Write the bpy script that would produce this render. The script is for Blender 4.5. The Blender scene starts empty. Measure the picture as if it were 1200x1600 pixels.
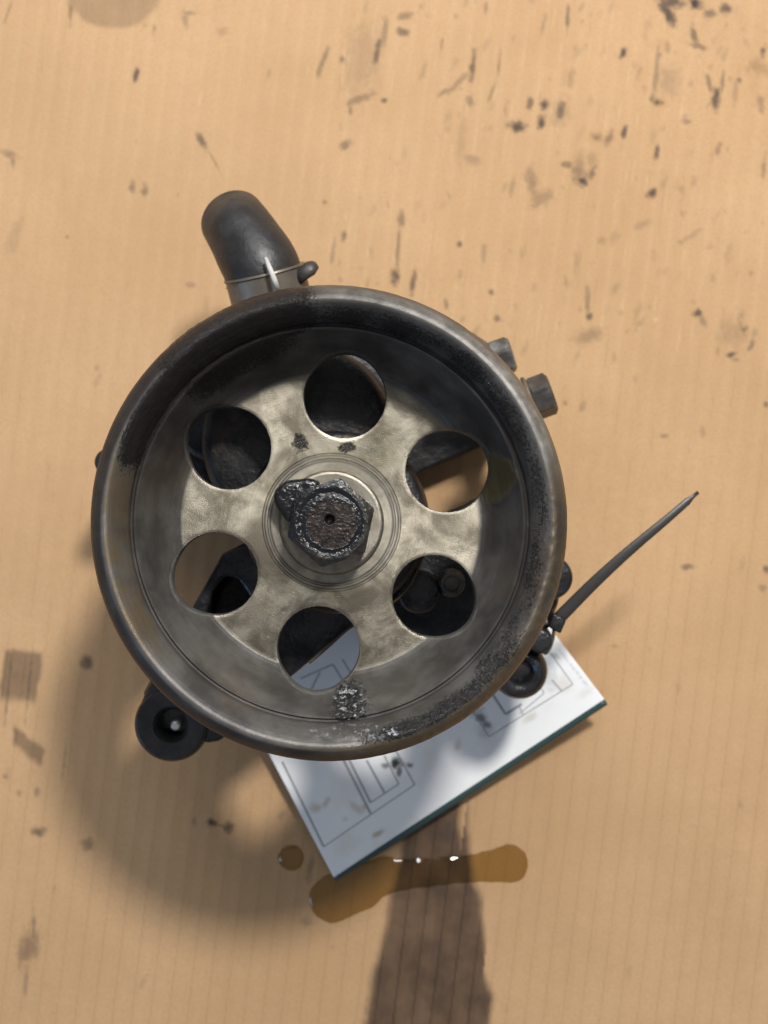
import bpy, bmesh, math, random
import numpy as np
from mathutils import Vector, Matrix
random.seed(3)
C = bpy.context.scene
R = math.radians
MM = 0.001

# ------------------------------------------------------------------ camera, world, lamps
F = 1938.0            # focal length in photo pixels (1200 x 1600)
CAM_H = 460.0         # camera height over the cardboard, mm
cam_d = bpy.data.cameras.new("camera")
cam = bpy.data.objects.new("camera", cam_d); C.collection.objects.link(cam)
cam.location = (0, 0, CAM_H*MM)
cam_d.sensor_fit = 'VERTICAL'; cam_d.sensor_height = 36; cam_d.lens = F/1600*36
cam_d.clip_start = 0.01; cam_d.clip_end = 50
cam_d.dof.use_dof = True; cam_d.dof.focus_distance = 0.352; cam_d.dof.aperture_fstop = 12.0
C.camera = cam

w = bpy.data.worlds.new("World"); C.world = w; w.use_nodes = True
wn = w.node_tree; wn.nodes.clear()
wo = wn.nodes.new('ShaderNodeOutputWorld'); wb = wn.nodes.new('ShaderNodeBackground')
tc = wn.nodes.new('ShaderNodeTexCoord'); sx = wn.nodes.new('ShaderNodeSeparateXYZ')
cr = wn.nodes.new('ShaderNodeValToRGB')
cr.color_ramp.elements[0].position = 0.0; cr.color_ramp.elements[0].color = (0.42, 0.42, 0.43, 1)
cr.color_ramp.elements[1].position = 0.9; cr.color_ramp.elements[1].color = (0.88, 0.90, 0.96, 1)
wn.links.new(tc.outputs['Generated'], sx.inputs[0]); wn.links.new(sx.outputs['Z'], cr.inputs[0])
wn.links.new(cr.outputs[0], wb.inputs[0]); wb.inputs[1].default_value = 0.32
wn.links.new(wb.outputs[0], wo.inputs[0])

def area(name, loc, target, size, watts, col):
    d = bpy.data.lights.new(name, 'AREA'); d.shape = 'DISK'; d.size = size; d.energy = watts; d.color = col
    o = bpy.data.objects.new(name, d); C.collection.objects.link(o); o.location = loc
    o.rotation_euler = (Vector(target)-Vector(loc)).to_track_quat('-Z', 'Y').to_euler()
    return o
area("key_lamp", (0.28, 0.67, 1.08), (0, 0, 0.05), 0.15, 17.0, (1.0, 0.97, 0.925))
area("window_lamp", (-0.05, 0.68, 0.66), (0, 0, 0.05), 0.8, 4.6, (0.94, 0.965, 1.0))
area("cool_lamp", (-0.75, -0.45, 0.35), (0, 0, 0.05), 0.35, 1.5, (0.30, 0.58, 1.0))

C.view_settings.view_transform = 'Standard'; C.view_settings.look = 'None'
C.view_settings.exposure = 0.0; C.view_settings.gamma = 1.0

# ------------------------------------------------------------------ numbers
def P(px, py, h):
    s = F/(CAM_H-h)
    return Vector(((px-600)/s, (800-py)/s, h))       # mm

def hash2(ix, iy, seed):
    n = (ix.astype(np.int64)*374761393 + iy.astype(np.int64)*668265263 + seed*1274126177) & 0xffffffff
    n = ((n ^ (n >> 13))*1274126177) & 0xffffffff
    return ((n ^ (n >> 16)) & 0xffff)/65535.0
def vnoise(x, y, seed=0):
    ix = np.floor(x); iy = np.floor(y); fx = x-ix; fy = y-iy
    fx = fx*fx*(3-2*fx); fy = fy*fy*(3-2*fy)
    a = hash2(ix, iy, seed); b = hash2(ix+1, iy, seed); c = hash2(ix, iy+1, seed); d = hash2(ix+1, iy+1, seed)
    return (a*(1-fx)+b*fx)*(1-fy)+(c*(1-fx)+d*fx)*fy
def fbm(x, y, seed=0, octv=4):
    v = 0; a = .5; t = 0
    for i in range(octv):
        v = v+a*vnoise(x*2**i+17*i, y*2**i+5*i, seed+i); t += a; a *= .5
    return v/t
def sstep(a, b, x):
    t = np.clip((x-a)/(b-a), 0, 1); return t*t*(3-2*t)

# ------------------------------------------------------------------ mesh helpers
def link_mesh(name, verts, faces, mat, parent=None, smooth=True, attrs=None):
    me = bpy.data.meshes.new(name)
    if isinstance(verts, np.ndarray) and isinstance(faces, np.ndarray):
        me.vertices.add(len(verts)); me.vertices.foreach_set('co', (verts*MM).astype(np.float32).ravel())
        n = len(faces); k = faces.shape[1]
        me.loops.add(n*k); me.loops.foreach_set('vertex_index', faces.astype(np.int32).ravel())
        me.polygons.add(n); me.polygons.foreach_set('loop_start', np.arange(0, n*k, k, dtype=np.int32))
        me.update(calc_edges=True)
    else:
        me.from_pydata([tuple(Vector(v)*MM) for v in verts], [], faces); me.update()
    me.validate()
    me.polygons.foreach_set('use_smooth', [smooth]*len(me.polygons))
    if attrs:
        for k, v in attrs.items():
            a = me.attributes.new(k, 'FLOAT', 'POINT'); a.data.foreach_set('value', np.asarray(v, dtype=np.float32))
    me.materials.append(mat)
    o = bpy.data.objects.new(name, me); C.collection.objects.link(o)
    if parent: o.parent = parent
    return o

def apply_mods(o):
    dg = bpy.context.evaluated_depsgraph_get()
    me = bpy.data.meshes.new_from_object(o.evaluated_get(dg)); old = o.data
    nm = old.name; o.modifiers.clear(); o.data = me; bpy.data.meshes.remove(old); me.name = nm
    return o

def lathe_arrays(profile, segs, closed=False):
    p = np.array(profile, float); n = len(p)
    th = np.linspace(0, 2*np.pi, segs, endpoint=False)
    v = np.zeros((segs, n, 3))
    v[:, :, 0] = np.cos(th)[:, None]*p[None, :, 0]; v[:, :, 1] = np.sin(th)[:, None]*p[None, :, 0]; v[:, :, 2] = p[None, :, 1]
    i = np.arange(segs)[:, None]; j = np.arange(n if closed else n-1)[None, :]
    i2 = (i+1) % segs; j2 = (j+1) % n
    f = np.stack([i*n+j, i*n+j2, i2*n+j2, i2*n+j], -1).reshape(-1, 4)   # profile runs inward->outward on top: flip
    f = f[:, ::-1] if False else f
    return v.reshape(-1, 3), f

def resample(p, step):
    out = []
    for a, b in zip(p, p[1:]):
        d = math.dist(a, b); k = max(1, int(math.ceil(d/step)))
        for q in range(k): out.append((a[0]+(b[0]-a[0])*q/k, a[1]+(b[1]-a[1])*q/k))
    out.append(p[-1]); return out

def fix_normals(o):
    bm = bmesh.new(); bm.from_mesh(o.data); bmesh.ops.recalc_face_normals(bm, faces=bm.faces); bm.to_mesh(o.data); bm.free()

def bevelled(o, width, segs=3, angle=30):
    m = o.modifiers.new('b', 'BEVEL'); m.width = width*MM; m.segments = segs; m.limit_method = 'ANGLE'; m.angle_limit = R(angle)
    return apply_mods(o)

def join(objs, name):
    """several shapes become one mesh (one cast part)"""
    bm = bmesh.new()
    for o in objs:
        t = o.data.copy(); t.transform(o.matrix_basis); bm.from_mesh(t); bpy.data.meshes.remove(t)
    keep = objs[0]; keep.matrix_basis = Matrix(); bm.to_mesh(keep.data); bm.free()
    for o in objs[1:]:
        m = o.data; bpy.data.objects.remove(o); bpy.data.meshes.remove(m)
    keep.name = name; keep.data.name = name
    return keep

def prism(name, pts, z0, z1, mat, parent=None, bev=1.5):
    """pts: list of (x, y) mm in world space"""
    n = len(pts); a = sum(pts[i][0]*pts[(i+1) % n][1]-pts[(i+1) % n][0]*pts[i][1] for i in range(n))
    if a < 0: pts = pts[::-1]
    v = [(x, y, z0) for x, y in pts]+[(x, y, z1) for x, y in pts]
    f = [tuple(range(n))[::-1], tuple(range(n, 2*n))]+[(i, (i+1) % n, n+(i+1) % n, n+i) for i in range(n)]
    o = link_mesh(name, v, f, mat, parent)
    if bev: bevelled(o, bev)
    return o

def smooth_path(pts, n):
    """Catmull-Rom through points (any dimension)"""
    p = [np.array(q, float) for q in pts]; p = [2*p[0]-p[1]]+p+[2*p[-1]-p[-2]]
    out = []
    for i in range(1, len(p)-2):
        for k in range(n):
            t = k/n; a, b, c, d = p[i-1], p[i], p[i+1], p[i+2]
            out.append(.5*((2*b)+(-a+c)*t+(2*a-5*b+4*c-d)*t*t+(-a+3*b-3*c+d)*t**3))
    out.append(p[-2]); return out

def tube(name, path, radii, mat, parent=None, segs=24, flat=1.0, caps=True, up=None):
    """sweep a (possibly flattened) circle; flat scales the second axis"""
    path = [Vector(q[:3]) for q in path]; V = []; Fc = []
    n = len(path); prev = None
    for i, q in enumerate(path):
        t = (path[min(i+1, n-1)]-path[max(i-1, 0)]).normalized()
        if prev is None:
            u = Vector(up) if up else (Vector((0, 0, 1)) if abs(t.z) < .9 else Vector((1, 0, 0)))
        else: u = prev
        u = (u-t*u.dot(t)).normalized(); prev = u; s = t.cross(u)
        r = radii[i] if hasattr(radii, '__len__') else radii
        for k in range(segs):
            a = 2*math.pi*k/segs; V.append(q+s*math.cos(a)*r+u*math.sin(a)*r*flat)
    for i in range(n-1):
        for k in range(segs):
            k2 = (k+1) % segs; Fc.append((i*segs+k, i*segs+k2, (i+1)*segs+k2, (i+1)*segs+k))
    if caps: Fc.append(tuple(range(segs))[::-1]); Fc.append(tuple((n-1)*segs+k for k in range(segs)))
    o = link_mesh(name, V, Fc, mat, parent); fix_normals(o); return o

# ------------------------------------------------------------------ node helpers
class NT:
    def __init__(s, name):
        s.m = bpy.data.materials.new(name); s.m.use_nodes = True; s.t = s.m.node_tree; s.t.nodes.clear()
        s.out = s.t.nodes.new('ShaderNodeOutputMaterial'); s.b = s.t.nodes.new('ShaderNodeBsdfPrincipled')
        s.t.links.new(s.b.outputs[0], s.out.inputs[0])
        s.co = s.t.nodes.new('ShaderNodeTexCoord').outputs['Object']
    def L(s, a, b): s.t.links.new(a, b)
    def put(s, inp, v):
        if hasattr(v, 'is_linked') or isinstance(v, bpy.types.NodeSocket): s.L(v, inp)
        else: inp.default_value = v
    def math(s, op, a, b=0.0, clamp=False):
        n = s.t.nodes.new('ShaderNodeMath'); n.operation = op; n.use_clamp = clamp
        s.put(n.inputs[0], a); s.put(n.inputs[1], b); return n.outputs[0]
    def noise(s, scale, detail=3, rough=.55, vec=None, dist=0):
        n = s.t.nodes.new('ShaderNodeTexNoise'); n.inputs['Scale'].default_value = scale
        n.inputs['Detail'].default_value = detail; n.inputs['Roughness'].default_value = rough
        n.inputs['Distortion'].default_value = dist
        s.L(vec or s.co, n.inputs['Vector']); return n.outputs[0]
    def vor(s, scale):
        n = s.t.nodes.new('ShaderNodeTexVoronoi'); n.inputs['Scale'].default_value = scale; s.L(s.co, n.inputs['Vector']); return n.outputs['Distance']
    def ramp(s, v, a, b, c=0.0, d=1.0):
        n = s.t.nodes.new('ShaderNodeMapRange'); n.clamp = True; n.interpolation_type = 'SMOOTHSTEP'
        s.put(n.inputs[0], v)
        for i, q in enumerate((a, b, c, d)): n.inputs[i+1].default_value = q
        return n.outputs[0]
    def mix(s, f, a, b):
        n = s.t.nodes.new('ShaderNodeMix'); n.data_type = 'RGBA'; s.put(n.inputs[0], f)
        for i, q in ((6, a), (7, b)):
            if isinstance(q, tuple): n.inputs[i].default_value = (*q[:3], 1)
            else: s.L(q, n.inputs[i])
        return n.outputs[2]
    def mixf(s, f, a, b):
        n = s.t.nodes.new('ShaderNodeMix'); n.data_type = 'FLOAT'; s.put(n.inputs[0], f); s.put(n.inputs[2], a); s.put(n.inputs[3], b); return n.outputs[0]
    def attr(s, k):
        n = s.t.nodes.new('ShaderNodeAttribute'); n.attribute_name = k; return n.outputs['Fac']
    def bump(s, h, dist, strength=1.0, prev=None):
        n = s.t.nodes.new('ShaderNodeBump'); n.inputs['Distance'].default_value = dist; n.inputs['Strength'].default_value = strength
        s.L(h, n.inputs['Height'])
        if prev: s.L(prev, n.inputs['Normal'])
        return n.outputs[0]
    def set(s, **k):
        names = dict(col='Base Color', rough='Roughness', metal='Metallic', normal='Normal', spec='Specular IOR Level', coat='Coat Weight', coatr='Coat Roughness')
        for a, v in k.items():
            if isinstance(v, tuple): v = (*v, 1)
            s.put(s.b.inputs[names[a]], v)
        return s.m

# ------------------------------------------------------------------ materials
def mat_board():
    n = NT("corrugated_cardboard")
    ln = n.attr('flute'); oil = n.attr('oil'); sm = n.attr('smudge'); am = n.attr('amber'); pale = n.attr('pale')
    mp = n.t.nodes.new('ShaderNodeMapping'); mp.inputs['Rotation'].default_value = (0, 0, R(-7)); n.L(n.co, mp.inputs[0])
    mp2 = n.t.nodes.new('ShaderNodeMapping'); mp2.inputs['Scale'].default_value = (1, .08, 1); n.L(mp.outputs[0], mp2.inputs[0])
    c = n.mix(n.ramp(n.noise(14, 4), .3, .7), (0.465, 0.292, 0.152), (0.520, 0.334, 0.180))
    c = n.mix(n.ramp(n.noise(1100, 3, .7), .35, .75, 0, .34), c, (0.34, 0.195, 0.092))
    c = n.mix(n.ramp(n.noise(60, 3, .6, mp2.outputs[0]), .5, .8, 0, .12), c, (0.34, 0.20, 0.10))
    c = n.mix(n.ramp(n.noise(2600, 2, .5), .6, .8, 0, .25), c, (0.62, 0.44, 0.26))
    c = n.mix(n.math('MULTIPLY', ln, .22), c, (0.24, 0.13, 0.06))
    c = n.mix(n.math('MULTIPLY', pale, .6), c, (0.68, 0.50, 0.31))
    c = n.mix(n.math('MULTIPLY', am, .75), c, (0.36, 0.19, 0.065))
    dk = n.mix(n.ramp(n.noise(120, 4), .3, .7), (0.055, 0.033, 0.022), (0.095, 0.058, 0.037))
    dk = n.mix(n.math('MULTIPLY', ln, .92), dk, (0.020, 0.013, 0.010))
    c = n.mix(oil, c, dk)
    c = n.mix(sm, c, (0.055, 0.042, 0.036))
    nb = n.bump(n.noise(1200, 3), .00012, .6, n.bump(n.noise(45, 3, .5), .0012, .5))
    return n.set(col=c, rough=n.mixf(oil, .82, .6), normal=nb, spec=.25)

def mat_pulley():
    n = NT("worn_pulley_metal")
    hub = n.attr('hub'); gr = n.attr('grease'); film = n.attr('film'); worn_sheen = n.attr('worn_sheen'); br = n.attr('brown')
    # hub: pale turned steel, oily mottling
    h = n.mix(n.ramp(n.noise(70, 5, .6, dist=.6), .35, .65), (0.150, 0.130, 0.098), (0.44, 0.402, 0.318))
    h = n.mix(n.ramp(n.noise(55, 6, .72), .46, .70, 0, .85), h, (0.11, 0.095, 0.068))
    h = n.mix(n.ramp(n.noise(38, 3, .5), .55, .75, 0, .35), h, (0.30, 0.25, 0.14))
    k = n.mix(n.ramp(n.noise(60, 5, .6), .35, .7), (0.068, 0.064, 0.060), (0.155, 0.147, 0.138))
    k = n.mix(n.ramp(n.noise(25, 4, .6), .5, .72, 0, .55), k, (0.12, 0.080, 0.050))
    c = n.mix(hub, k, h)
    c = n.mix(worn_sheen, c, n.mix(n.ramp(n.noise(220, 4, .7), .3, .7), (0.20, 0.185, 0.16), (0.44, 0.42, 0.38)))
    c = n.mix(n.math('MULTIPLY', br, n.ramp(n.noise(140, 4, .6), .3, .62)), c, (0.15, 0.11, 0.065))
    c = n.mix(n.math('MULTIPLY', film, .8), c, (0.12, 0.098, 0.040))
    g = n.mix(n.ramp(n.noise(500, 3, .6), .45, .75), (0.005, 0.005, 0.006), (0.014, 0.013, 0.013))
    grn = n.ramp(n.math('ADD', n.math('MULTIPLY', gr, 1.45), n.math('MULTIPLY', n.math('SUBTRACT', n.noise(1300, 5, .75), .5), 1.9)), .30, .85)
    c = n.mix(grn, c, g)
    ro = n.mixf(hub, n.mixf(n.noise(90, 4), .32, .50), .40)
    ro = n.mixf(worn_sheen, ro, .33); ro = n.mixf(film, ro, .10); ro = n.mixf(grn, ro, .13)
    me = n.mixf(grn, n.mixf(hub, .40, .80), 0.0)
    grain = n.noise(3200, 3, .6)
    b1 = n.bump(grain, .00016, .7)
    sp = n.t.nodes.new('ShaderNodeSeparateXYZ'); n.L(n.co, sp.inputs[0])
    rr_ = n.math('SQRT', n.math('ADD', n.math('MULTIPLY', sp.outputs[0], sp.outputs[0]), n.math('MULTIPLY', sp.outputs[1], sp.outputs[1])))
    cb = n.t.nodes.new('ShaderNodeCombineXYZ'); n.L(n.math('MULTIPLY', rr_, 1.0), cb.inputs[0]); n.L(n.math('MULTIPLY', n.math('ARCTAN2', sp.outputs[1], n.math('ABSOLUTE', sp.outputs[0])), .0006), cb.inputs[1])
    turn = n.noise(1900, 4, .7, cb.outputs[0])
    c = n.mix(n.math('MULTIPLY', n.ramp(turn, .35, .75), n.mixf(hub, .20, .20)), c, (0.07, 0.063, 0.050))
    b1 = n.bump(n.math('MULTIPLY', turn, n.math('SUBTRACT', 1.0, n.math('MULTIPLY', gr, 1.4, True), True)), .00005, .6, b1)
    tg = n.t.nodes.new('ShaderNodeTangent'); tg.direction_type = 'RADIAL'; tg.axis = 'Z'; n.L(tg.outputs[0], n.b.inputs['Tangent'])
    pass
    gb = n.math('MULTIPLY', n.noise(1100, 4, .65), grn)
    b2 = n.bump(gb, .00045, 1.0, b1)
    n.put(n.b.inputs['Anisotropic'], n.mixf(grn, n.mixf(hub, .45, .75), 0.0))
    gm = n.attr('grime_shade'); c = n.mix(n.math('MULTIPLY', gm, .92), c, n.mix(n.noise(200, 4), (0.010, 0.010, 0.012), (0.030, 0.024, 0.019))); me = n.mixf(gm, me, .05)
    sf = n.math('MULTIPLY', n.attr('painted_glint'), n.ramp(n.noise(600, 5, .7), .535, .61))
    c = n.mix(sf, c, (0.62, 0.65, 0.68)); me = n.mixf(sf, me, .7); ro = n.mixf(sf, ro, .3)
    return n.set(col=c, rough=ro, metal=me, normal=b2, spec=n.mixf(gm, .4, .14))

def mat_cast(name, a=(0.016, 0.016, 0.017), b=(0.045, 0.044, 0.043), rough=.5, metal=.1, bumpd=.0006, sc=500, brown=.3):
    n = NT(name)
    c = n.mix(n.ramp(n.noise(120, 4), .35, .7), a, b)
    c = n.mix(n.ramp(n.noise(60, 4), .55, .75, 0, brown), c, (0.10, 0.06, 0.035))
    return n.set(col=c, rough=n.mixf(n.noise(200, 3), rough-.12, rough+.12), metal=metal, normal=n.bump(n.noise(sc, 3, .6), bumpd, .6))

def mat_nut():
    n = NT("greasy_steel")
    gr = n.attr('grease'); ru = n.attr('rust')
    c = n.mix(n.ramp(n.noise(160, 4), .35, .65), (0.022, 0.020, 0.018), (0.070, 0.062, 0.054))
    c = n.mix(ru, c, n.mix(n.ramp(n.noise(350, 4, .7), .35, .65), (0.012, 0.010, 0.009), (0.048, 0.036, 0.030)))
    grn = n.ramp(n.math('ADD', gr, n.math('MULTIPLY', n.math('SUBTRACT', n.noise(420, 4, .65), .5), 1.0)), .36, .62)
    c = n.mix(grn, c, (0.007, 0.007, 0.008))
    b = n.bump(n.noise(1300, 3), .0003, .6)
    b = n.bump(n.math('MULTIPLY', n.noise(800, 3, .6), grn), .0003, .9, b)
    return n.set(col=c, rough=n.mixf(grn, .34, .16), metal=n.mixf(grn, .5, 0.0), normal=b)

def mat_label():
    n = NT("coated_white_label")
    sm = n.attr('smudge'); be = n.attr('beige')
    c = n.mix(n.ramp(n.noise(40, 3), .3, .7), (0.83, 0.83, 0.82), (0.87, 0.87, 0.855))
    c = n.mix(n.ramp(n.noise(90, 4, .6), .55, .8, 0, .22), c, (0.60, 0.55, 0.44))
    c = n.mix(be, c, (0.42, 0.30, 0.19))
    c = n.mix(sm, c, (0.035, 0.032, 0.036))
    return n.set(col=c, rough=.38, normal=n.bump(n.noise(150, 3), .0002, .5))

def mat_plain(name, col, rough=.5, metal=0.0, bumpd=.0001, sc=800, var=.25):
    n = NT(name)
    c = n.mix(n.noise(180, 4), tuple(q*(1-var) for q in col), tuple(min(1, q*(1+var)) for q in col))
    return n.set(col=c, rough=rough, metal=metal, normal=n.bump(n.noise(sc, 3), bumpd, .5))

def mat_oil():
    n = NT("amber_oil"); t = n.t
    t.nodes.remove(n.b)
    tr = t.nodes.new('ShaderNodeBsdfTransparent'); gl = t.nodes.new('ShaderNodeBsdfGlossy'); mx = t.nodes.new('ShaderNodeMixShader')
    lw = t.nodes.new('ShaderNodeLayerWeight'); lw.inputs[0].default_value = .5; fr = n.math('ADD', n.math('MULTIPLY', n.math('POWER', lw.outputs['Facing'], 5.0), .9), .04)
    tr.inputs[0].default_value = (0.72, 0.635, 0.43, 1); gl.inputs['Roughness'].default_value = .04
    n.L(fr, mx.inputs[0]); n.L(tr.outputs[0], mx.inputs[1]); n.L(gl.outputs[0], mx.inputs[2]); n.L(mx.outputs[0], n.out.inputs[0])
    return n.m

M = dict(board=mat_board(), pulley=mat_pulley(), cast=mat_cast("oily_cast_iron", (0.010, 0.010, 0.011), (0.028, 0.028, 0.029), .32, .1, .0005, 600, .15), nut=mat_nut(), label=mat_label(),
         housing=mat_cast("dark_aluminium_housing", (0.007, 0.007, 0.008), (0.022, 0.021, 0.021), .45, .2),
         rubber=mat_cast("black_rubber", (0.014, 0.014, 0.015), (0.032, 0.031, 0.030), .44, 0.0, .0003, 500, .3),
         clamp=mat_plain("dirty_clamp_steel", (0.17, 0.145, 0.115), .42, .5, .0002, 400, .5),
         bolt=mat_cast("dull_bolt_steel", (0.055, 0.050, 0.046), (0.13, 0.12, 0.105), .42, .4, .0003, 500, .5),
         bolt_pale=mat_cast("scuffed_bolt_steel", (0.09, 0.085, 0.08), (0.28, 0.27, 0.25), .4, .5, .0003, 400, .5),
         bright=mat_plain("bare_steel", (0.62, 0.61, 0.58), .35, .6),
         tie=mat_plain("black_nylon", (0.034, 0.031, 0.028), .38, 0.0, .0001, 300),
         tab=mat_plain("pale_plastic", (0.48, 0.47, 0.44), .5),
         green=mat_plain("dark_green_edging", (0.030, 0.062, 0.060), .35),
         ink=mat_plain("grey_ink", (0.33, 0.34, 0.36), .6), ink_pale=mat_plain("pale_grey_ink", (0.50, 0.55, 0.58), .6),
         wire=mat_plain("brown_wire", (0.12, 0.08, 0.045), .5), oil=mat_oil())

def tag(o, label, cat, group=None, kind=None):
    if label: o['label'] = label
    if cat: o['category'] = cat
    if group: o['group'] = group
    if kind: o['kind'] = kind
    return o

# ------------------------------------------------------------------ cardboard
S0 = F/CAM_H
FL = 6.9                                   # flute pitch, mm
def flute_phase(X, Y):
    a = R(7.0)
    return (X*math.cos(a)-Y*math.sin(a)+.0007*X*Y*0+1.2)/FL
def board_z(X, Y):
    ph = flute_phase(X, Y)
    return .08*np.cos(2*np.pi*ph)+.5*(fbm(X/70, Y/70, 5, 2)-.5)-.2

def blob(px, py, cx, cy, rx, ry, ang, seed, nz=.5, nscale=7, soft=.5):
    """irregular elliptical patch in photo pixels, returns 0..1; ang = degrees, long axis ry turned clockwise from vertical"""
    a = math.radians(ang); dx = px-cx; dy = py-cy
    u = dx*math.cos(a)+dy*math.sin(a); v = -dx*math.sin(a)+dy*math.cos(a)
    d = np.sqrt((u/rx)**2+(v/ry)**2)+nz*(fbm(px/nscale, py/nscale, seed, 4)-.5)*2
    return 1-sstep(1-soft, 1+soft*.4, d)

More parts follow.
